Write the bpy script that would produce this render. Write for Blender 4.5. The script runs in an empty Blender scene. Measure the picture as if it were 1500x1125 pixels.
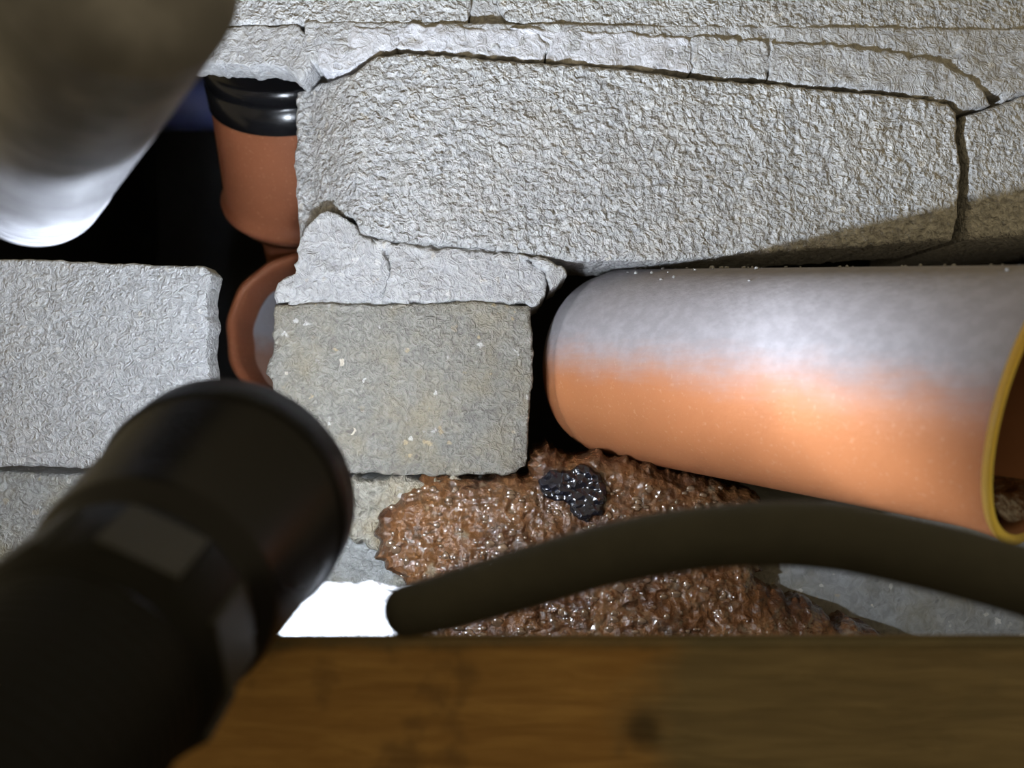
import bpy, math
import numpy as np
from mathutils import Vector, Matrix

# ------------------------------------------------------------------ camera
F = 1326.0            # focal length in pixels of the 1500x1125 frame
D0 = 0.260            # camera to brick face, metres (brick face is the plane y = 0)
Z0 = 0.085            # camera height above the ledge
sc = bpy.context.scene
cam_d = bpy.data.cameras.new('camera'); cam = bpy.data.objects.new('camera', cam_d)
sc.collection.objects.link(cam); sc.camera = cam
cam.location = (0, -D0, Z0); cam.rotation_euler = (math.radians(90), 0, 0)
cam_d.sensor_fit = 'HORIZONTAL'; cam_d.sensor_width = 36; cam_d.lens = 36*F/1500
cam_d.clip_start = 0.005; cam_d.clip_end = 20
cam_d.dof.use_dof = True; cam_d.dof.focus_distance = 0.25; cam_d.dof.aperture_fstop = 10.5

def P(px, py, d):
    return Vector(((px-750)/F*d, d-D0, Z0-(py-562.5)/F*d))

# ------------------------------------------------------------------ world and exposure
vs = sc.view_settings
vs.view_transform = 'Standard'; vs.look = 'None'; vs.gamma = 1; vs.use_curve_mapping = False
vs.exposure = 0.0
w = bpy.data.worlds.new('world'); sc.world = w; w.use_nodes = True
w.node_tree.nodes['Background'].inputs[0].default_value = (1.0, 0.80, 0.46, 1)
w.node_tree.nodes['Background'].inputs[1].default_value = 0.38

# ------------------------------------------------------------------ torch light (the only lamp of the place)
LAMP_P = P(335, 735, 0.162)
TORCH_AXIS = Vector((0.06, 0.90, 0.29)).normalized()
LAMP_POWER = 0.212
ld = bpy.data.lights.new('torch_beam', 'POINT'); ld.energy = LAMP_POWER; ld.color = (0.80, 0.885, 1.0)
ld.shadow_soft_size = 0.0028; ld.use_nodes = True
lamp = bpy.data.objects.new('torch_beam', ld); sc.collection.objects.link(lamp); lamp.location = LAMP_P
# wide-flood beam profile of the torch optic: intensity grows away from the beam axis
nt = ld.node_tree; em = nt.nodes['Emission']
g = nt.nodes.new('ShaderNodeNewGeometry')
def vmath(op, a, b):
    n = nt.nodes.new('ShaderNodeVectorMath'); n.operation = op
    nt.links.new(a, n.inputs[0]); n.inputs[1].default_value = b; return n.outputs['Value']
def smath(op, a, b):
    n = nt.nodes.new('ShaderNodeMath'); n.operation = op
    for i, v in enumerate((a, b)):
        if isinstance(v, (int, float)): n.inputs[i].default_value = v
        else: nt.links.new(v, n.inputs[i])
    return n.outputs[0]
dt = vmath('DOT_PRODUCT', g.outputs['Normal'], (0.0, 0.955, -0.295))
prof_ = smath('DIVIDE', 1.0, smath('POWER', smath('MAXIMUM', dt, 0.31), 2.15))
mr = nt.nodes.new('ShaderNodeMapRange'); mr.interpolation_type = 'SMOOTHSTEP'; nt.links.new(dt, mr.inputs[0])
mr.inputs[1].default_value = -.02; mr.inputs[2].default_value = .27; mr.inputs[3].default_value = .20
nt.links.new(smath('MULTIPLY', prof_, mr.outputs[0]), em.inputs['Strength'])

# ------------------------------------------------------------------ helpers
rng = np.random.default_rng(7)
def link(o, parent=None):
    sc.collection.objects.link(o)
    if parent is not None: o.parent = parent
    return o
def tag(o, label=None, cat=None, group=None, kind=None):
    if label: o['label'] = label
    if cat: o['category'] = cat
    if group: o['group'] = group
    if kind: o['kind'] = kind
    return o
def empty(name, loc):
    o = bpy.data.objects.new(name, None); o.location = loc; o.empty_display_size = 0.01
    sc.collection.objects.link(o); return o
def mesh_obj(name, verts, faces, mat, parent=None, smooth=True, origin=None):
    v = np.asarray(verts, dtype=np.float64)
    o0 = np.array(origin if origin is not None else v.mean(0))
    me = bpy.data.meshes.new(name); me.from_pydata((v-o0).tolist(), [], faces); me.update()
    if smooth: me.polygons.foreach_set('use_smooth', [True]*len(me.polygons))
    if mat: me.materials.append(mat)
    o = bpy.data.objects.new(name, me); sc.collection.objects.link(o)
    if parent is not None:
        o.parent = parent; o.location = Vector(o0) - parent.location
    else: o.location = o0
    return o
def hash2(ix, iy, seed):
    h = (ix.astype(np.int64)*374761393 + iy.astype(np.int64)*668265263 + seed*982451653) & 0xffffffff
    h = ((h ^ (h >> 13))*1274126177) & 0xffffffff
    h = h ^ (h >> 16)
    return (h & 0xffff)/65535.0
def vnoise(x, y, seed=0):
    ix = np.floor(x); iy = np.floor(y); fx = x-ix; fy = y-iy
    fx = fx*fx*(3-2*fx); fy = fy*fy*(3-2*fy)
    a = hash2(ix, iy, seed); b = hash2(ix+1, iy, seed); c = hash2(ix, iy+1, seed); d = hash2(ix+1, iy+1, seed)
    return (a*(1-fx)+b*fx)*(1-fy)+(c*(1-fx)+d*fx)*fy*1.0
def fbm(x, y, octv=3, seed=0):
    s = 0; a = 1; t = 0
    for k in range(octv):
        s = s + a*vnoise(x*2**k, y*2**k, seed+k*17); t += a; a *= .5
    return s/t*2-1
def rough_outline(pts, amp, step=0.8, seed=0, grow=0.0):
    """pts in mm; returns a denser, jagged closed outline"""
    out = []
    n = len(pts)
    ar = sum(pts[i][0]*pts[(i+1) % n][1]-pts[(i+1) % n][0]*pts[i][1] for i in range(n))
    grow = -grow if ar > 0 else grow
    for i in range(n):
        a = np.array(pts[i], float); b = np.array(pts[(i+1) % n], float)
        m = max(1, int(np.hypot(*(b-a))/step))
        nrm = np.array([-(b-a)[1], (b-a)[0]])/max(1e-6, np.hypot(*(b-a)))
        for k in range(m):
            p = a+(b-a)*k/m
            j = fbm(np.array([p[0]*.35]), np.array([p[1]*.35]), 4, seed)[0]*amp+fbm(np.array([p[0]*.9]), np.array([p[1]*.9]), 2, seed+3)[0]*amp*.45+grow
            out.append(p+nrm*j)
    return np.array(out)
def poly_sd(pts, poly):
    """signed distance (inside positive) and nearest boundary point"""
    sd = np.empty(len(pts)); near = np.empty_like(pts)
    a = poly; b = np.roll(poly, -1, 0); ab = b-a; L2 = (ab**2).sum(1)+1e-12
    for s in range(0, len(pts), 4000):
        p = pts[s:s+4000]
        ap = p[:, None, :]-a[None]
        t = np.clip((ap*ab[None]).sum(2)/L2[None], 0, 1)
        q = a[None]+t[..., None]*ab[None]
        dd = ((p[:, None, :]-q)**2).sum(2); k = dd.argmin(1)
        r = np.arange(len(p)); near[s:s+4000] = q[r, k]
        y = p[:, 1][:, None]; x = p[:, 0][:, None]
        cond = (a[None, :, 1] > y) != (b[None, :, 1] > y)
        with np.errstate(divide='ignore', invalid='ignore'):
            xi = (b[None, :, 0]-a[None, :, 0])*(y-a[None, :, 1])/(b[None, :, 1]-a[None, :, 1])+a[None, :, 0]
        ins = (np.logical_and(cond, x < xi).sum(1) % 2) == 1
        sd[s:s+4000] = np.sqrt(dd[r, k])*np.where(ins, 1, -1)
    return sd, near
def slab(name, outline_px, mat, parent, d=D0, thick=0.07, res=0.7, jag=0.5, rnd=2.0, relief=None, seed=0, depth=None, kind=None, grow=0.0):
    """A block with real thickness. outline in photo pixels at distance d. relief(x_mm, z_mm) -> mm towards the viewer"""
    s = d/F*1000
    pts = [((px-750)*s, -(py-562.5)*s) for px, py in outline_px]
    poly = rough_outline(pts, jag, max(.7, res), seed, grow)
    lo = poly.min(0)-res; hi = poly.max(0)+res
    nx = int((hi[0]-lo[0])/res)+2; nz = int((hi[1]-lo[1])/res)+2
    gx, gz = np.meshgrid(lo[0]+np.arange(nx)*res, lo[1]+np.arange(nz)*res)
    g = np.stack([gx.ravel(), gz.ravel()], 1)
    sd, near = poly_sd(g, poly)
    ins = (sd > 0).reshape(nz, nx)
    cell = ins[:-1, :-1] | ins[1:, :-1] | ins[:-1, 1:] | ins[1:, 1:]
    pos = np.where((sd > 0)[:, None], g, near)
    sdp = np.maximum(sd, 0)
    q = 1-np.minimum(sdp/rnd, 1)
    back = rnd*(1-np.sqrt(np.maximum(0, 1-q*q)))*0.9
    h = relief(pos[:, 0], pos[:, 1]) if relief else 0
    y = d*1000-D0*1000+back-h*(0.35+0.65*(1-q))
    if depth is not None: y = y+depth(pos[:, 0]/s+750, 562.5-pos[:, 1]/s)
    jj, ii = np.nonzero(cell)
    a = jj*nx+ii
    quads = np.stack([a, a+1, a+1+nx, a+nx], 1)
    used = np.unique(quads); mp = -np.ones(nx*nz, int); mp[used] = np.arange(len(used))
    quads = mp[quads]
    V = np.stack([pos[used, 0], y[used], pos[used, 1]], 1)/1000
    V[:, 2] += Z0
    e = np.concatenate([quads[:, [0, 1]], quads[:, [1, 2]], quads[:, [2, 3]], quads[:, [3, 0]]])
    key = np.sort(e, 1); kk = key[:, 0]*len(used)+key[:, 1]
    u, inv, cnt = np.unique(kk, return_inverse=True, return_counts=True)
    be = e[cnt[inv] == 1]
    bv = np.unique(be); bm = -np.ones(len(used), int); bm[bv] = np.arange(len(bv))+len(V)
    W = V[bv].copy(); W[:, 1] = d-D0+thick
    side = np.stack([be[:, 1], be[:, 0], bm[be[:, 0]], bm[be[:, 1]]], 1)
    o = mesh_obj(name, np.concatenate([V, W]), quads.tolist()+side.tolist(), mat, parent)
    if kind: o['kind'] = kind
    return o
def frame(axis):
    a = Vector(axis).normalized(); up = Vector((0, 0, 1))
    x = up.cross(a)
    if x.length < 1e-4: x = Vector((1, 0, 0))
    x.normalize(); y = a.cross(x)     # y is close to up
    return a, x, y
def lathe(name, base, axis, prof, mat, parent=None, seg=72, shear=None, closed=False, wob=None):
    """prof = [(s, r)] along axis from base; shear(s, up_component, side_component) -> extra s"""
    a, x, y = frame(axis); base = Vector(base)
    V = []; Fc = []
    for s, r in prof:
        for k in range(seg):
            t = 2*math.pi*k/seg
            rr = r + (wob(s, t) if wob else 0)
            u = math.sin(t)*rr; v = math.cos(t)*rr
            ss = s + (shear(s, u, v) if shear else 0)
            V.append(base+a*ss+x*v+y*u)
    n = len(prof)
    for i in range(n-1):
        for k in range(seg):
            k2 = (k+1) % seg
            Fc.append((i*seg+k, i*seg+k2, (i+1)*seg+k2, (i+1)*seg+k))
    if closed:
        for k in range(seg):
            k2 = (k+1) % seg
            Fc.append(((n-1)*seg+k, (n-1)*seg+k2, k2, k))
    o = mesh_obj(name, [tuple(v) for v in V], Fc, mat, parent, origin=tuple(base))
    return o
def tube(name, pts, radii, mat, parent=None, seg=32, cap=True):
    pts = [Vector(p) for p in pts]
    # Catmull-Rom refinement
    q = []; rr = []
    n = len(pts)
    for i in range(n-1):
        p0 = pts[max(0, i-1)]; p1 = pts[i]; p2 = pts[i+1]; p3 = pts[min(n-1, i+2)]
        for k in range(10):
            t = k/10
            q.append(.5*((2*p1)+(-p0+p2)*t+(2*p0-5*p1+4*p2-p3)*t*t+(-p0+3*p1-3*p2+p3)*t**3))
            rr.append(radii[i]*(1-t)+radii[i+1]*t)
    q.append(pts[-1]); rr.append(radii[-1])
    if cap:      # rounded tips
        d0 = (q[0]-q[1]).normalized(); d1 = (q[-1]-q[-2]).normalized()
        r0, r1 = rr[0], rr[-1]
        h = [(q[0]+d0*r0*math.sin(u)*.8, r0*math.cos(u)) for u in (1.5, 1.25, 1.0, .7, .35)]
        q = [p for p, _ in h]+q; rr = [r for _, r in h]+rr
        q.append(q[-1]+d1*r1*.4); rr.append(r1*.8)
    V = []; Fc = []
    for i, p in enumerate(q):
        t = (q[min(i+1, len(q)-1)]-q[max(i-1, 0)])
        a, x, y = frame(t)
        for k in range(seg):
            an = 2*math.pi*k/seg
            V.append(tuple(p+(x*math.cos(an)+y*math.sin(an))*rr[i]))
    for i in range(len(q)-1):
        for k in range(seg):
            k2 = (k+1) % seg
            Fc.append((i*seg+k, i*seg+k2, (i+1)*seg+k2, (i+1)*seg+k))
    Fc.append(tuple(range(seg))[::-1]); Fc.append(tuple((len(q)-1)*seg+k for k in range(seg)))
    return mesh_obj(name, V, Fc, mat, parent)
def box(name, lo, hi, mat, parent=None, bev=0.0):
    import bmesh
    bm = bmesh.new(); bmesh.ops.create_cube(bm, size=1)
    c = (Vector(lo)+Vector(hi))/2; s = Vector(hi)-Vector(lo)
    for v in bm.verts: v.co = Vector((v.co.x*s.x, v.co.y*s.y, v.co.z*s.z))
    if bev: bmesh.ops.bevel(bm, geom=bm.edges[:], offset=bev, segments=3, affect='EDGES')
    me = bpy.data.meshes.new(name); bm.to_mesh(me); bm.free(); me.materials.append(mat)
    o = bpy.data.objects.new(name, me); sc.collection.objects.link(o)
    o.location = c if parent is None else c-parent.location
    if parent is not None: o.parent = parent
    return o

# ------------------------------------------------------------------ materials
class NT:
    def __init__(s, name):
        s.m = bpy.data.materials.new(name); s.m.use_nodes = True; s.t = s.m.node_tree
        s.b = s.t.nodes['Principled BSDF']; s.geo = s.n('ShaderNodeNewGeometry')
        s.pos = s.geo.outputs['Position']
    def n(s, typ, **kw):
        x = s.t.nodes.new(typ)
        for k, v in kw.items(): setattr(x, k, v)
        return x
    def set(s, sock, v):
        if hasattr(v, 'is_linked') or hasattr(v, 'links'): s.t.links.new(v, sock)
        else:
            if isinstance(v, tuple) and len(v) == 3 and sock.type == 'RGBA': v = v+(1,)
            sock.default_value = v
    def noise(s, scale, detail=4, rough=.55, vec=None, dist=0.0):
        x = s.n('ShaderNodeTexNoise'); s.t.links.new(vec or s.pos, x.inputs['Vector'])
        x.inputs['Scale'].default_value = scale; x.inputs['Detail'].default_value = detail
        x.inputs['Roughness'].default_value = rough; x.inputs['Distortion'].default_value = dist
        return x.outputs['Fac']
    def voro(s, scale, feat='F1', out='Distance', vec=None):
        x = s.n('ShaderNodeTexVoronoi', feature=feat); s.t.links.new(vec or s.pos, x.inputs['Vector'])
        x.inputs['Scale'].default_value = scale
        return x.outputs[out]
    def math(s, op, a, b=0.0, clamp=False):
        x = s.n('ShaderNodeMath', operation=op, use_clamp=clamp); s.set(x.inputs[0], a); s.set(x.inputs[1], b); return x.outputs[0]
    def ramp(s, f, a, b, lo=0.0, hi=1.0):
        x = s.n('ShaderNodeMapRange', interpolation_type='SMOOTHSTEP'); s.set(x.inputs[0], f)
        for i, v in enumerate((a, b, lo, hi)): x.inputs[i+1].default_value = v
        return x.outputs[0]
    def mix(s, f, a, b):
        x = s.n('ShaderNodeMix', data_type='RGBA'); s.set(x.inputs[0], f); s.set(x.inputs[6], a); s.set(x.inputs[7], b); return x.outputs[2]
    def bump(s, h, dist, strength=1.0, prev=None):
        x = s.n('ShaderNodeBump'); s.set(x.inputs['Height'], h); x.inputs['Distance'].default_value = dist
        x.inputs['Strength'].default_value = strength
        if prev is not None: s.t.links.new(prev, x.inputs['Normal'])
        return x.outputs['Normal']
    def scaled(s, vec3):
        x = s.n('ShaderNodeVectorMath', operation='MULTIPLY'); s.t.links.new(s.pos, x.inputs[0]); x.inputs[1].default_value = vec3
        return x.outputs[0]
    def fin(s, col=None, rough=None, metal=None, nrm=None, spec=None):
        if col is not None: s.set(s.b.inputs['Base Color'], col)
        if rough is not None: s.set(s.b.inputs['Roughness'], rough)
        if metal is not None: s.set(s.b.inputs['Metallic'], metal)
        if nrm is not None: s.set(s.b.inputs['Normal'], nrm)
        if spec is not None: s.set(s.b.inputs['Specular IOR Level'], spec)
        return s.m

def concrete(name, light, dark, warm, grain=430, wet=0.75, bumpd=0.0006, warm_amt=.5, cob=0.0):
    k = NT(name)
    n1 = k.noise(55, 6, .65); n2 = k.noise(grain, 3, .6, dist=1.8)
    c = k.mix(k.ramp(n2, .30, .70), dark, light)
    c = k.mix(k.math('MULTIPLY', k.ramp(n1, .42, .72), warm_amt), c, warm)
    vx = k.n('ShaderNodeTexVoronoi', feature='F1'); vx.inputs['Scale'].default_value = 300
    wrp = k.n('ShaderNodeVectorMath', operation='ADD'); k.t.links.new(k.pos, wrp.inputs[0])
    nn = k.n('ShaderNodeTexNoise'); nn.inputs['Scale'].default_value = 500; k.t.links.new(k.pos, nn.inputs['Vector'])
    sc_ = k.n('ShaderNodeVectorMath', operation='SCALE'); k.t.links.new(nn.outputs['Color'], sc_.inputs[0]); sc_.inputs['Scale'].default_value = .0035
    k.t.links.new(sc_.outputs[0], wrp.inputs[1]); k.t.links.new(wrp.outputs[0], vx.inputs['Vector'])
    sep = k.n('ShaderNodeSeparateColor'); k.t.links.new(vx.outputs['Color'], sep.inputs[0])
    spot = k.ramp(vx.outputs['Distance'], .32, .18)
    c = k.mix(k.math('MULTIPLY', spot, k.ramp(sep.outputs[0], .80, .9, 0, .55)), c, (.66, .65, .62))
    c = k.mix(k.math('MULTIPLY', spot, k.ramp(sep.outputs[1], .80, .9, 0, .5)), c, tuple(x*.5 for x in dark))
    c = k.mix(k.math('MULTIPLY', spot, k.ramp(sep.outputs[2], .86, .93, 0, .5*warm_amt)), c, (.55, .42, .22))
    h = k.math('ADD', n2, k.math('MULTIPLY', k.noise(1400, 2), .25))
    if cob:
        vs_ = k.n('ShaderNodeTexVoronoi', feature='SMOOTH_F1'); vs_.inputs['Scale'].default_value = 520; vs_.inputs['Smoothness'].default_value = .4
        k.t.links.new(wrp.outputs[0], vs_.inputs['Vector'])
        h = k.math('SUBTRACT', k.math('MULTIPLY', h, 1-cob*.4), k.math('MULTIPLY', vs_.outputs['Distance'], cob))
    return k.fin(c, wet, 0, k.bump(h, bumpd), .35)

M_block = concrete('concrete_pale', (.56, .56, .56), (.28, .28, .28), (.46, .43, .38), 360, bumpd=.0022, warm_amt=.35, cob=.55)
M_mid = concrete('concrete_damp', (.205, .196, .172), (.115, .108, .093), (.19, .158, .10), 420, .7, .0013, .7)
M_left = concrete('concrete_left', (.52, .53, .54), (.33, .335, .345), (.46, .45, .42), bumpd=.0018, warm_amt=.2)
M_low = concrete('concrete_low', (.33, .335, .33), (.20, .205, .20), (.27, .235, .14), 420, .5, .0010, .7)
M_grit = concrete('mortar_grit', (.34, .32, .27), (.15, .14, .115), (.27, .20, .10), 330, .45, .0016, .7)
M_damp = concrete('concrete_smooth_damp', (.30, .315, .32), (.21, .222, .226), (.22, .20, .13), 300, .42, .00025, .5)
M_mortar = concrete('mortar', (.46, .46, .46), (.30, .30, .305), (.40, .38, .35), 330, .8, .0014, .3)
M_mortar2 = concrete('mortar_white', (.58, .58, .61), (.40, .40, .425), (.48, .47, .46), 330, .8, .0009, .2)

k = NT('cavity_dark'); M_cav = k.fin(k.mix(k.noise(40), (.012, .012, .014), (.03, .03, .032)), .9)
k = NT('ledge'); M_ledge = k.fin(k.mix(k.noise(60), (.10, .08, .055), (.22, .19, .15)), .6, nrm=k.bump(k.noise(400), .001))

def pvc(name, dusty=True, base=(.33, .125, .050)):
    k = NT(name)
    sep = k.n('ShaderNodeSeparateXYZ'); k.t.links.new(k.geo.outputs['Normal'], sep.inputs[0])
    n = k.noise(70, 6, .65); st = k.noise(1.0, 4, .6, vec=k.scaled((120, 120, 900)))
    c = k.mix(k.ramp(k.noise(30, 3), .3, .7), base, tuple(b*.86 for b in base))
    c = k.mix(k.ramp(k.noise(900, 2), .60, .72, 0, .28), c, (.44, .24, .15))
    rough = .42
    if dusty:
        f = k.math('ADD', sep.outputs[2], k.math('MULTIPLY', k.math('SUBTRACT', n, .5), .30))
        f = k.math('ADD', f, k.math('MULTIPLY', k.math('SUBTRACT', st, .5), .18))
        dust = k.mix(k.ramp(k.noise(300, 4), .35, .7), (.225, .218, .232), (.265, .257, .272))
        f1 = k.ramp(f, -.22, .36, 0, .95)
        c = k.mix(f1, c, dust)
        rough = k.ramp(f, -.1, .3, .52, .75)
    h = k.math('ADD', k.noise(700, 3), k.math('MULTIPLY', k.noise(90, 2), .8))
    return k.fin(c, rough, 0, k.bump(h, .00012), .12)
M_pvc = pvc('orange_pvc_dusty')
M_pvc2 = pvc('orange_pvc_fitting', False, (.24, .084, .040))
k = NT('pvc_rim'); k.fin(k.mix(k.noise(200), (.98, .66, .16), (.98, .76, .28)), .3, spec=.5)
tl = k.n('ShaderNodeBsdfTranslucent'); tl.inputs[0].default_value = (1.0, .80, .26, 1)
mx = k.n('ShaderNodeMixShader'); mx.inputs[0].default_value = .8
k.t.links.new(k.b.outputs[0], mx.inputs[1]); k.t.links.new(tl.outputs[0], mx.inputs[2])
k.t.links.new(mx.outputs[0], k.t.nodes['Material Output'].inputs['Surface'])
M_rim = k.m
k = NT('pvc_inside'); M_pin = k.fin(k.mix(k.noise(60, 5), (.20, .085, .04), (.32, .14, .07)), .5)
k = NT('grey_plug'); sp = k.n('ShaderNodeSeparateXYZ'); k.t.links.new(k.pos, sp.inputs[0])
M_plug = k.fin(k.mix(k.ramp(k.math('ADD', sp.outputs[2], k.math('MULTIPLY', k.noise(120), .01)), Z0+.016, Z0+.027), (.16, .085, .055), (.20, .20, .22)), .6, nrm=k.bump(k.noise(500), .0003))
k = NT('black_rubber'); M_rub = k.fin(k.mix(k.noise(90), (.004, .004, .005), (.008, .008, .009)), .22, spec=.35)
k = NT('hose_rubber'); M_hose = k.fin(k.mix(k.noise(120, 4), (.032, .032, .027), (.066, .063, .050)), .7, nrm=k.bump(k.noise(600), .0002), spec=.2)
k = NT('torch_black'); M_torch = k.fin(k.mix(k.noise(60, 4), (.004, .004, .005), (.008, .008, .010)), k.ramp(k.noise(50), .3, .7, .24, .34), nrm=k.bump(k.noise(2500, 2), .00004), spec=.25)
k = NT('torch_matt'); M_torch2 = k.fin(k.mix(k.noise(80, 4), (.004, .004, .004), (.009, .009, .008)), .5, nrm=k.bump(k.noise(1800, 2), .00008), spec=.12)
k = NT('torch_flat'); M_flat = k.fin(k.mix(k.noise(120, 4), (.022, .022, .019), (.04, .039, .032)), .5, spec=.25)
k = NT('reflector'); M_refl = k.fin((.8, .8, .8), .2, 1.0)
k = NT('lens_glow'); k.b.inputs['Emission Color'].default_value = (.93, .95, 1, 1); k.b.inputs['Emission Strength'].default_value = 3.0; M_lens = k.fin((.8, .8, .8), .3)
k = NT('steel'); _d = k.n('ShaderNodeVectorMath', operation='DOT_PRODUCT'); k.t.links.new(k.pos, _d.inputs[0]); _d.inputs[1].default_value = (P(165, -40, .116)-P(46, 264, .205)).normalized()
_x = k.n('ShaderNodeTexNoise', noise_dimensions='1D'); k.t.links.new(_d.outputs['Value'], _x.inputs['W']); _x.inputs['Scale'].default_value = 900; _x.inputs['Detail'].default_value = 4
st = _x.outputs['Fac']
M_steel = k.fin(k.mix(k.ramp(k.noise(90, 5), .35, .7), (.14, .14, .15), (.25, .25, .27)), k.ramp(st, .3, .7, .34, .5), .25, k.bump(st, .0009), .5)
k = NT('blue_pipe'); M_blue = k.fin(k.mix(k.noise(60), (.05, .07, .20), (.09, .11, .26)), .4)
k = NT('plastic_film'); M_film = k.fin(k.mix(k.noise(300), (.62, .63, .66), (.74, .74, .77)), .35, nrm=k.bump(k.noise(160, 3, .5, dist=2), .004))
k = NT('timber')
gr = k.noise(1.0, 6, .6, vec=k.scaled((45, 45, 420)), dist=.8); blot = k.noise(38, 4); blot2 = k.noise(85, 4)
c = k.mix(k.ramp(gr, .3, .72), (.40, .215, .066), (.56, .325, .105))
c = k.mix(k.ramp(blot2, .55, .72, 0, .55), c, (.17, .10, .045))
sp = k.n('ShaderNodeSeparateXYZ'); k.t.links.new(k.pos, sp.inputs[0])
dark_half = k.ramp(k.math('ADD', sp.outputs[0], k.math('MULTIPLY', k.math('SUBTRACT', blot, .5), .035)), .020, .032)  # plank colour turns darker olive along its right half
c = k.mix(k.math('MULTIPLY', dark_half, .85), c, k.mix(k.ramp(gr, .3, .7), (.19, .162, .095), (.28, .235, .135)))
dsp = k.n('ShaderNodeVectorMath', operation='DISTANCE'); k.t.links.new(k.pos, dsp.inputs[0]); dsp.inputs[1].default_value = P(942, 1068, .161)
c = k.mix(k.ramp(k.math('ADD', dsp.outputs['Value'], k.math('MULTIPLY', k.math('SUBTRACT', blot2, .5), .006)), .0055, .0015, 0, .75), c, (.06, .045, .025))
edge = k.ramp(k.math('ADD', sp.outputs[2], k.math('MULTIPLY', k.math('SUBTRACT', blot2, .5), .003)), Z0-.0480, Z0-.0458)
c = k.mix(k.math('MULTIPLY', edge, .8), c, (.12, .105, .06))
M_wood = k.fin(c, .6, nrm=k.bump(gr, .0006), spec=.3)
k = NT('wet_mud')
n1 = k.noise(70, 5, .6); n2 = k.noise(350, 4, .6, dist=.8)
c = k.mix(k.ramp(n1, .35, .65), (.048, .018, .007), (.120, .052, .018))
c = k.mix(k.ramp(n2, .52, .70, 0, .8), c, (.045, .028, .018))
c = k.mix(k.ramp(k.noise(130, 4), .60, .72, 0, .6), c, (.20, .17, .115))
M_mud = k.fin(c, k.ramp(n2, .3, .7, .25, .45), 0, k.bump(k.math('ADD', k.voro(300), k.math('MULTIPLY', k.noise(700, 3), .5)), .0012), .3)
k.t.links.new(k.ramp(k.noise(110, 3), .40, .54), k.b.inputs['Coat Weight']); k.b.inputs['Coat Roughness'].default_value = .06; k.b.inputs['Coat IOR'].default_value = 1.7
k.t.links.new(k.bump(k.noise(300, 2, .5), .0024), k.b.inputs['Coat Normal'])
k = NT('tar'); M_tar = k.fin((.005, .006, .012), .2, 0, k.bump(k.voro(500), .0009), .8)
k = NT('bead'); M_bead = k.fin(k.mix(k.noise(150), (.07, .035, .015), (.16, .11, .075)), .14, 0, None, 1.0)
k.b.inputs['Coat Weight'].default_value = 1.0; k.b.inputs['Coat Roughness'].default_value = .12; k.b.inputs['Coat IOR'].default_value = 1.6
k = NT('crumbs'); M_crumb = k.fin(k.mix(k.noise(300), (.20, .20, .20), (.36, .355, .35)), .8)

# ------------------------------------------------------------------ setting
EXT = 320          # how far the wall goes on outside the frame, in photo pixels
wall = tag(empty('wall_front', (0, 0, 0)), 'broken grey cement brick wall with cracked mortar and open gaps', kind='structure')

def grainy(a_big=.45, a_mid=.35, a_gr=.42, seed=1, gs=.42):
    def f(x, z):
        g1 = vnoise(x*gs, z*gs, seed+5); g2 = vnoise(x*gs*1.9+7, z*gs*1.9, seed+9)
        worm = 1-np.abs(2*g1-1)*1.3          # rounded ridges, like pressed grains
        return a_big*fbm(x*.05, z*.05, 2, seed)+a_mid*fbm(x*.22, z*.22, 2, seed+3)+a_gr*(worm*.7+g2*.7-.7)
    return f
def big_depth(px, py):   # left end of the large brick falls away into the gap
    return np.clip((525-px)/85, 0, 1)**1.1*13.0
BIG = [(418, 112), (460, 104), (515, 106), (552, 80), (600, 77), (700, 84), (800, 92), (900, 97), (1000, 112), (1130, 122), (1300, 138), (1390, 150), (1403, 165), (1402, 200), (1410, 240), (1408, 285), (1398, 352), (1300, 358), (1150, 368), (960, 384), (840, 381), (700, 363), (560, 352), (533, 343), (515, 318), (480, 303), (456, 318), (424, 345), (415, 240)]
slab('brick', BIG, M_block, wall, d=.259, jag=.6, rnd=1.4, res=.5, relief=grainy(.5, .4, .75, 1), depth=big_depth, seed=1, thick=.036)
slab('brick', [(1413, 168), (1440, 160), (1500, 140), (1500+EXT, 120), (1500+EXT, 330), (1415, 351), (1419, 290), (1420, 240), (1411, 205)], M_block, wall, d=.261, jag=.4, rnd=1.6, relief=grainy(.4, .3, .4, 2), seed=2)
slab('brick', [(-EXT, -330), (300, -330), (688, -330), (690, 10), (684, 34), (560, 38), (445, 36), (300, 36), (-EXT, 34)], M_block, wall, d=.262, thick=.012, jag=.35, rnd=1.2, relief=grainy(.4, .35, .4, 3), seed=3)
slab('brick', [(733, -330), (1500+EXT, -330), (1500+EXT, 58), (1330, 56), (1100, 48), (830, 40), (742, 34), (728, 6)], M_block, wall, d=.262, jag=.35, rnd=1.5, relief=grainy(.4, .35, .35, 4), seed=4)
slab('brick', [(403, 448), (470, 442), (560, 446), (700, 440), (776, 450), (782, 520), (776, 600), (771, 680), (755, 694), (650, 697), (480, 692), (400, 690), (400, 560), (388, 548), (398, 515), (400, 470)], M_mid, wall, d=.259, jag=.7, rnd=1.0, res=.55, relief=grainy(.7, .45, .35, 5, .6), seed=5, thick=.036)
slab('brick', [(-EXT, 368), (0, 378), (140, 384), (298, 390), (308, 402), (302, 440), (307, 480), (301, 510), (306, 560), (305, 690), (-EXT, 676)], M_left, wall, d=.257, thick=.010, jag=.5, rnd=1.0, res=.55, relief=grainy(.4, .3, .38, 6), seed=6)
slab('brick', [(-EXT, 684), (300, 698), (304, 960), (-EXT, 960)], M_low, wall, d=.262, jag=.4, rnd=1.6, relief=grainy(.6, .4, .3, 7), seed=7)
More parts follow.
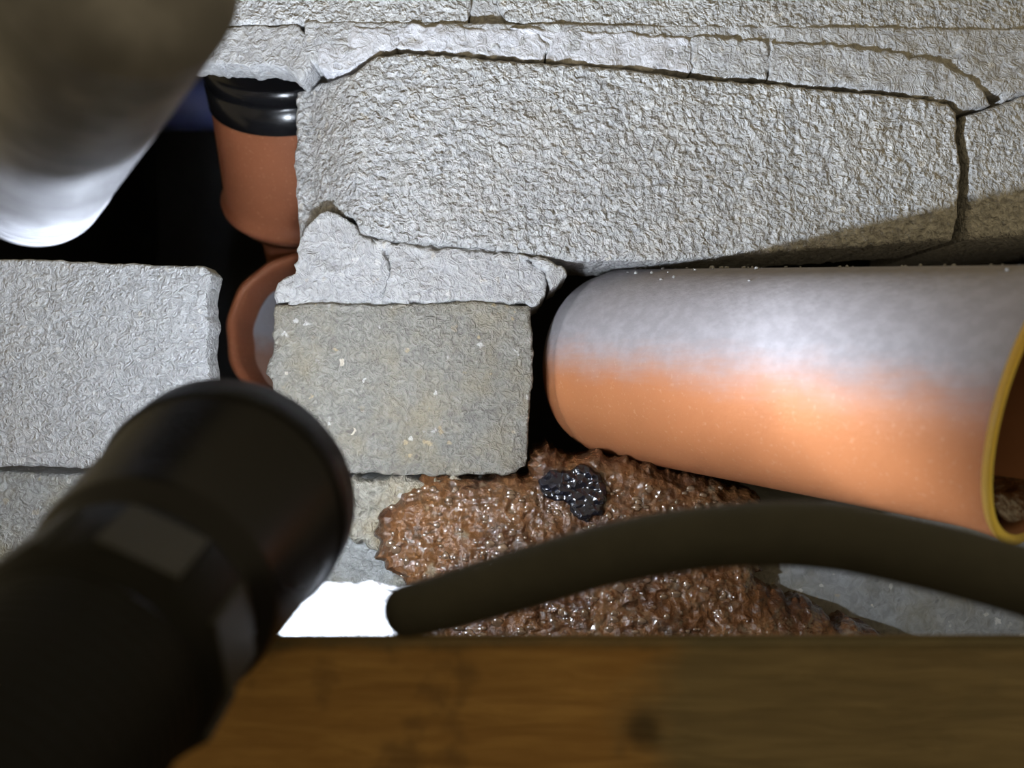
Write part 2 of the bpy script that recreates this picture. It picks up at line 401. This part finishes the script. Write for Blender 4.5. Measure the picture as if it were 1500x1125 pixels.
slab('brick', [(318, 700), (480, 700), (620, 704), (780, 700), (960, 720), (1040, 735), (1045, 960), (318, 960)], M_low, wall, d=.263, jag=.8, rnd=2.2, relief=grainy(1.2, .8, .35, 8), seed=8)
slab('brick', [(1060, 742), (1300, 752), (1500+EXT, 752), (1500+EXT, 960), (1060, 960)], M_damp, wall, d=.257, jag=.4, rnd=2.2, relief=grainy(.6, .35, .05, 9), seed=9)
slab('brick', [(1640, 360), (1500+EXT, 345), (1500+EXT, 740), (1640, 738)], M_block, wall, d=.262, res=1.2, jag=.4, rnd=1.6, relief=grainy(.5, .3, .3, 10), seed=10)
for i, (x0, x1) in enumerate(((-EXT, 120), (136, 800), (818, 1480), (1496, 1500+EXT))):
    slab('brick', [(x0, 972), (x1, 972), (x1, 1130), (x0, 1130)], M_low, wall, d=.262, res=1.2, jag=.4, rnd=1.6, relief=grainy(.5, .3, .3, 11+i), seed=20+i)

rough = lambda s, a=1.0: grainy(.9*a, .75*a, .3*a, s, .35)
MORT = [   # outline, material, distance
 ([(-EXT, 40), (300, 40), (440, 40), (455, 58), (462, 84), (455, 100), (438, 118), (424, 102), (398, 93), (340, 92), (270, 88), (-EXT, 80)], M_mortar, .262),
 ([(692, -330), (730, -330), (726, 5), (738, 34), (716, 44), (690, 34)], M_mortar, .264),
 ([(447, 42), (512, 42), (500, 54), (466, 60), (462, 52)], M_mortar, .262),
 ([(468, 62), (505, 55), (516, 42), (576, 42), (583, 60), (576, 70), (556, 76), (520, 96), (480, 100), (465, 96)], M_mortar2, .261),
 ([(580, 38), (640, 39), (700, 42), (790, 46), (800, 66), (796, 88), (720, 82), (610, 73), (584, 70), (587, 58)], M_mortar2, .2610),
 ([(745, 40), (830, 46), (960, 52), (1010, 58), (1010, 104), (930, 97), (872, 92), (802, 89), (806, 64), (792, 47)], M_mortar2, .2605),
 ([(1014, 56), (1120, 60), (1128, 84), (1122, 116), (1060, 112), (1014, 106)], M_mortar, .261),
 ([(1130, 62), (1290, 74), (1372, 90), (1428, 120), (1452, 154), (1408, 160), (1394, 146), (1300, 133), (1180, 122), (1126, 117), (1132, 84)], M_mortar, .2602),
 ([(1130, 56), (1330, 62), (1500+EXT, 64), (1500+EXT, 112), (1500, 132), (1470, 150), (1458, 130), (1406, 99), (1330, 79), (1200, 68)], M_mortar, .262),
 ([(440, 352), (448, 334), (462, 322), (481, 308), (508, 320), (528, 346), (540, 352), (562, 366), (568, 398), (558, 432), (520, 441), (470, 438), (404, 444), (402, 430), (414, 410), (434, 400), (439, 372)], M_mortar, .260),
 ([(545, 351), (640, 366), (740, 372), (768, 378), (796, 400), (800, 428), (790, 446), (700, 438), (600, 443), (562, 440), (574, 402), (569, 366)], M_mortar, .2595),
 ([(758, 374), (800, 380), (820, 390), (828, 402), (816, 418), (806, 424), (802, 402), (776, 378)], M_mortar, .2585),
 ([(304, 704), (316, 704), (316, 960), (304, 960)], M_mortar, .268),
 ([(1046, 745), (1059, 745), (1059, 960), (1046, 960)], M_mortar, .262),
]
for i, (ol, m, d) in enumerate(MORT):
    slab('mortar_chunk', ol, m, wall, d=d, thick=.012 if i == 0 else .033, jag=1.1, rnd=.5, res=.55, relief=rough(30+i, .95), seed=30+i, grow=.35)
slab('mortar_chunk', [(470, 703), (560, 700), (680, 702), (690, 740), (640, 800), (570, 818), (515, 792), (478, 770)], M_grit, wall, d=.2590, thick=.02, jag=2.0, rnd=2.0, res=.5, relief=rough(63, 1.9), seed=63)
slab('mortar_bed', [(445, 30), (1500+EXT, 45), (1500+EXT, 110), (1470, 140), (1300, 112), (1000, 92), (800, 76), (560, 64), (470, 92), (445, 92)], M_mortar, wall, d=.2612, thick=.03, jag=.4, rnd=.8, res=.6, relief=rough(61, 1.0), seed=61)
slab('mortar_bed', [(445, 345), (520, 330), (600, 350), (790, 372), (790, 445), (420, 450)], M_mortar, wall, d=.2608, thick=.03, jag=.4, rnd=.8, res=.6, relief=rough(62, 1.0), seed=62)
slab('mortar_chunk', [(-EXT, 960), (1500+EXT, 960), (1500+EXT, 972), (-EXT, 972)], M_mortar, wall, d=.266, res=1.5, jag=.2, rnd=1., seed=60)

# the dark cavity behind the wall: back, sides, top and bottom in one shell
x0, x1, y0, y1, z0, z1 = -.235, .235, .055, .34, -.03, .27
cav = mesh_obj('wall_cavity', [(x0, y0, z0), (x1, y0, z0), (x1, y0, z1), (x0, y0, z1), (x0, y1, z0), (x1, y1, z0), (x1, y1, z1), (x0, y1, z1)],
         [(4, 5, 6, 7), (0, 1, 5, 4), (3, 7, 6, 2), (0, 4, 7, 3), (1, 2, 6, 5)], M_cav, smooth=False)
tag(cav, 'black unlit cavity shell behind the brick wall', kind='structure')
fl = box('floor', (-.24, -.30, -.03), (.24, .02, 0), M_ledge); tag(fl, 'dirty ledge at the foot of the brick wall', kind='structure')

# ------------------------------------------------------------------ large orange pipe
R = .0292
A = P(884, 530, .289); B = P(1550, 592, .191)
ax = (B-A); L = ax.length; ax.normalize()
pipe = tag(empty('drain_pipe', A), 'large orange plastic drain pipe jutting from the wall, grey dust on top', 'pipe')
ts = math.tan(math.radians(9))
def cut(s, u, v): return ts*u*max(0, (s-L*.5)/(L*.5))
flare = lambda s: .0015*max(0, (s-(L-.014))/.014)**2
prof = [(-.0005, R-.0034), (0, R-.0026), (.002, R-.0017), (.0062, R-.0012), (.0068, R-.0006), (.0076, R-.0001), (.009, R)]+[(.009+(L-.0105)*t, R+flare(.009+(L-.0105)*t)) for t in np.linspace(.03, 1, 40)]
lathe('pipe_wall', A, ax, prof, M_pvc, pipe, 128, cut)
lathe('inner_wall', A, ax, [(L-.0003, R-.0004), (L-.004, R-.0016), (L-.02, R-.003), (L*.3, R-.003), (0, R-.0034)], M_pin, pipe, 96, cut)
lathe('rim', A, ax, [(L-.0015, R+flare(L-.0015)), (L-.0006, R+.0017), (L, R+.0018), (L+.0003, R+.0012), (L+.0002, R+.0002), (L-.0003, R-.0004)], M_rim, pipe, 128, cut)
# sediment lying inside the mouth
a_, x_, y_ = frame(ax)
V = []; Fc = []; ns, nk = 40, 26
for i in range(ns):
    s = L-.0015-i*.0011
    for j in range(nk):
        t = -math.pi/2+(j/(nk-1)-.5)*1.5
        hgt = .0042*(1-(2*j/(nk-1)-1)**2)*(.5+vnoise(np.array([i*.25]), np.array([j*.3]), 3)[0])*min(1, i/5)
        r = R-.0030-hgt
        V.append(A+a_*(s+ts*math.sin(t)*r)+x_*math.cos(t)*r+y_*math.sin(t)*r)
for i in range(ns-1):
    for j in range(nk-1):
        b0 = i*nk+j; Fc.append((b0, b0+1, b0+nk+1, b0+nk))
o = mesh_obj('sediment', [tuple(v) for v in V], Fc, M_mud, pipe); o['label'] = 'dark mud lying in the mouth of the pipe'

# ------------------------------------------------------------------ orange fitting in the cavity
fc = P(456, 240, .335)
fit = tag(empty('drain_fitting', fc), 'orange drain fitting with black seal in the dark gap behind the wall', 'pipe fitting')
fa = Vector((.02, -.70, .71)).normalized()      # leans out towards the viewer
s0 = P(447, 287, .356)
lathe('socket', s0, fa, [(-.006, .026), (-.004, .0285), (-.0015, .0305), (0, .0318), (.002, .0320), (.0035, .0308), (.006, .0299), (.028, .0284), (.042, .0274)], M_pvc2, fit, 72)
lathe('rubber_seal', s0, fa, [(.0410, .0270), (.0415, .0280), (.042, .0282), (.050, .0280), (.0505, .0275), (.052, .0275), (.0525, .0280), (.057, .0280), (.058, .027), (.058, .020), (.06, .020)], M_rub, fit, 72)
lathe('neck', s0, fa, [(-.0055, .0275), (-.010, .0235), (-.014, .0205), (-.020, .0195), (-.030, .0195)], M_pvc2, fit, 72)
la = Vector((-.10, -.98, .10)).normalized()
l0 = P(460, 492, .352)
lathe('open_socket', l0, la, [(-.05, .0315), (-.004, .0315), (.006, .0318), (.010, .0314), (.0115, .0300), (.011, .0282), (.009, .0272), (-.004, .0262)], M_pvc2, fit, 96,
      wob=lambda s, t: .0004*math.sin(5*t+1)+.0003*math.sin(13*t))
lathe('plug', l0, la, [(-.004, .0264), (-.0042, .022), (-.0045, .012), (-.0046, .0005)], M_plug, fit, 64)

bp = tag(tube('blue_conduit', [P(-400, 152, .46), P(0, 152, .46), P(300, 152, .46), P(520, 152, .46)], [.0135]*4, M_blue, None, 32),
         'dim blue conduit running level behind the gap', 'pipe')

# ------------------------------------------------------------------ steel tube
t0 = P(46, 264, .205); t1 = P(165, -40, .116)
ta = (t1-t0).normalized()
stl = tag(empty('steel_tube', t0), 'thick silver metal tube with rounded lit end over the gap', 'tube')
tr = .0152
pr = [(-.0125, .0005), (-.0122, .004), (-.0113, .0075), (-.0095, .0105), (-.0065, .0128), (-.003, .0141), (0, tr)]
lathe('end_cap', t0, ta, pr, M_steel, stl, 80)
pr = [(0, tr)]
for i in range(1, 9):
    s = i*.0022; pr += [(s-.0005, tr), (s-.0003, tr+.00022), (s, tr+.00022), (s+.0002, tr)]
pr += [(.03, tr), (.06, tr), (.11, tr), (.11, .001)]
lathe('tube_body', t0, ta, pr, M_steel, stl, 96)

# ------------------------------------------------------------------ torch
C = LAMP_P; ta = TORCH_AXIS
tor = tag(empty('torch', C), 'black metal torch aimed at the wall beside the plank', 'torch')
HR = .0222
lathe('bezel', C, ta, [(.0020, HR-.0022), (.0030, HR-.0016), (.0034, HR-.0006), (.0030, HR), (-.0045, HR), (-.0052, HR-.0005)], M_torch2, tor, 96)
lathe('reflector', C, ta, [(.0020, HR-.0022), (-.002, HR-.0026), (-.008, HR-.008), (-.011, .004)], M_refl, tor, 64)
lathe('emitter', C, ta, [(-.0095, .0045), (-.0095, .0022), (-.0096, .0002)], M_lens, tor, 32)
lathe('head', C, ta, [(-.0052, HR-.0005), (-.0056, HR-.0010), (-.031, HR-.0034), (-.0325, HR-.0040), (-.0335, HR-.0058), (-.035, HR-.0064)], M_torch, tor, 96)
lathe('collar', C, ta, [(-.035, HR-.0064), (-.0365, HR-.0052), (-.0375, HR-.0050), (-.049, HR-.0052), (-.050, HR-.0060), (-.0515, HR-.0072)], M_torch2, tor, 96)
pr = []
for i in range(30):
    s = -.0515-i*.0022; pr += [(s, .0149), (s-.0008, .0155), (s-.0015, .0155), (s-.0021, .0149)]
lathe('grip', C, ta, pr+[(-.121, .0149), (-.122, .001)], M_torch2, tor, 72)
# pale flats milled into the collar
a_, x_, y_ = frame(ta)
for kf in range(6):
    t = math.radians(58+60*kf); rr = HR-.0053
    n_ = x_*math.cos(t)+y_*math.sin(t); tg = a_.cross(n_)
    V = []
    for hh in (.0011, -.0008):
        for ss, qq in ((-.0382, -.0056), (-.0382, .0056), (-.0482, .0056), (-.0482, -.0056)):
            V.append(C+a_*ss+n_*(rr-.0004+hh-(.0004 if hh > 0 else 0))+tg*qq)
    mesh_obj('flat', [tuple(v) for v in V], [(0, 1, 2, 3), (7, 6, 5, 4), (0, 4, 5, 1), (1, 5, 6, 2), (2, 6, 7, 3), (3, 7, 4, 0)], M_flat, tor, smooth=False)

# ------------------------------------------------------------------ plank, film, hose
PD = .161
pz = P(0, 934, PD).z
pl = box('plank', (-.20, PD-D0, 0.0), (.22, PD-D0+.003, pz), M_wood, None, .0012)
tag(pl, 'brown wooden plank darker at one half below the hose', 'plank')

V = []; Fc = []; nu, nv = 60, 34
for i in range(nu):
    for j in range(nv):
        u = i/(nu-1); v = j/(nv-1)
        x = -.066+u*.048
        wv = vnoise(np.array([i*.16]), np.array([j*.35]), 5)[0]-.5
        if j < 4: y, z = .168+.008*j/4, .0003+(Z0-.0492)*j/4      # the sheet stands on the ledge behind the plank
        else:
            q = (j-4)/(nv-5); y, z = .176+.021*q, Z0-.0492+.0058*math.sin(q*math.pi*.5)**.9
            z += wv*.0020*q; y += wv*.0010
        V.append((x, y-D0, z))
for i in range(nu-1):
    for j in range(nv-1):
        b0 = i*nv+j; Fc.append((b0, b0+nv, b0+nv+1, b0+1))
film = mesh_obj('plastic_film', V, Fc, M_film)
sm = film.modifiers.new('thickness', 'SOLIDIFY'); sm.thickness = .0004; sm.offset = 0
tag(film, 'crumpled white plastic film between torch and hose tip, brightly lit', 'film')

HP = [(592, 896, .1455), (650, 882, .1450), (760, 850, .1440), (900, 810, .1420), (1050, 786, .1400), (1200, 784, .1380), (1350, 812, .1350), (1500, 852, .1310), (1650, 900, .1270), (1850, 990, .1220)]
hs = tube('rubber_hose', [P(*p) for p in HP], [.0041, .0045]+[.0048]*3+[.0051]*5, M_hose, None, 36)
tag(hs, 'black rubber hose arching in front of the orange pipe and mud', 'hose')

# ------------------------------------------------------------------ wet mud, tar and beads
def mud_relief(x, z):
    return 1.6*fbm(x*.10, z*.14, 3, 70)+.9*np.abs(fbm(x*.35, z*.4, 2, 73))+.5*fbm(x*.9, z*.9, 2, 75)
def mud_depth(px, py): return -np.clip((py-700)/230, 0, 1)**1.2*18.0
MUD = [(556, 752), (586, 722), (620, 696), (690, 702), (770, 694), (784, 662), (800, 656), (850, 672), (884, 664), (1000, 694), (1118, 722), (1114, 800), (1098, 838), (1128, 858), (1174, 878), (1206, 898), (1270, 910), (1300, 960), (560, 960), (612, 900), (616, 868), (592, 846), (560, 822), (548, 786)]
mud = slab('wet_mud', MUD, M_mud, None, d=.2575, thick=.03, res=.45, jag=2.4, rnd=6.0, relief=mud_relief, depth=mud_depth, seed=70, kind='stuff')
tag(mud, 'glistening rusty brown mud spread below the pipe', 'mud')
tar = slab('black_sludge', [(788, 706), (806, 690), (836, 690), (852, 680), (880, 694), (892, 722), (884, 750), (858, 764), (838, 756), (832, 734), (800, 728)], M_tar, None, d=.2550, thick=.008, res=.4, jag=1.0, rnd=2.0,
           relief=lambda x, z: .9*fbm(x*.4, z*.4, 3, 80), depth=mud_depth, seed=80, kind='stuff')
tag(tar, 'shiny black sludge patch in the brown mud under the pipe end', 'sludge')

def blobs(name, centers, radii, mat, parent, squash=.8, flat=1.0):
    V = []; Fc = []
    import bmesh
    bm = bmesh.new(); bmesh.ops.create_icosphere(bm, subdivisions=2, radius=1)
    bv = [v.co.copy() for v in bm.verts]; bf = [tuple(v.index for v in f.verts) for f in bm.faces]; bm.free()
    for c, r in zip(centers, radii):
        o = len(V); st = rng.uniform(.7, 1.3, 3)
        for v in bv:
            j = 1+.12*math.sin(9*v.x+o)+.1*math.sin(7*v.z+2*o)
            V.append((c[0]+v.x*r*st[0]*j, c[1]+v.y*r*st[1]*j*flat, c[2]+v.z*r*st[2]*j*squash))
        Fc += [tuple(i+o for i in f) for f in bf]
    o = mesh_obj(name, V, Fc, mat, parent); o['kind'] = 'stuff'; return o
mp = np.array([mud.matrix_basis @ v.co for v in mud.data.vertices][:])
front = mp[mp[:, 1] < .004]
pxs = front[:, 0]/(front[:, 1]+D0)*F+750; pys = 562.5-(front[:, 2]-Z0)/(front[:, 1]+D0)*F
sel = front[((pys > 715) & (pys < 935) & (pxs > 570) & (pxs < 1080))]
pick = sel[rng.choice(len(sel), 230, replace=False)]
blobs('bead', pick, rng.uniform(.0006, .0017, len(pick))*rng.uniform(.5, 1.2, len(pick)), M_bead, mud, .8, .42)

# crumbs of mortar along the pipe crown and the brick top
cs = []; rs = []
a_, x_, y_ = frame(ax)
for i in range(46):
    s = rng.uniform(.004, L*.95); t = math.pi/2+rng.normal(.12, .16)
    cs.append(A+a_*s+(x_*math.cos(t)+y_*math.sin(t))*(R+.0002)); rs.append(rng.uniform(.0002, .0006))
tag(blobs('mortar_crumbs', cs, rs, M_crumb, None), 'pale mortar crumbs lying along the top of the orange pipe', 'crumbs')
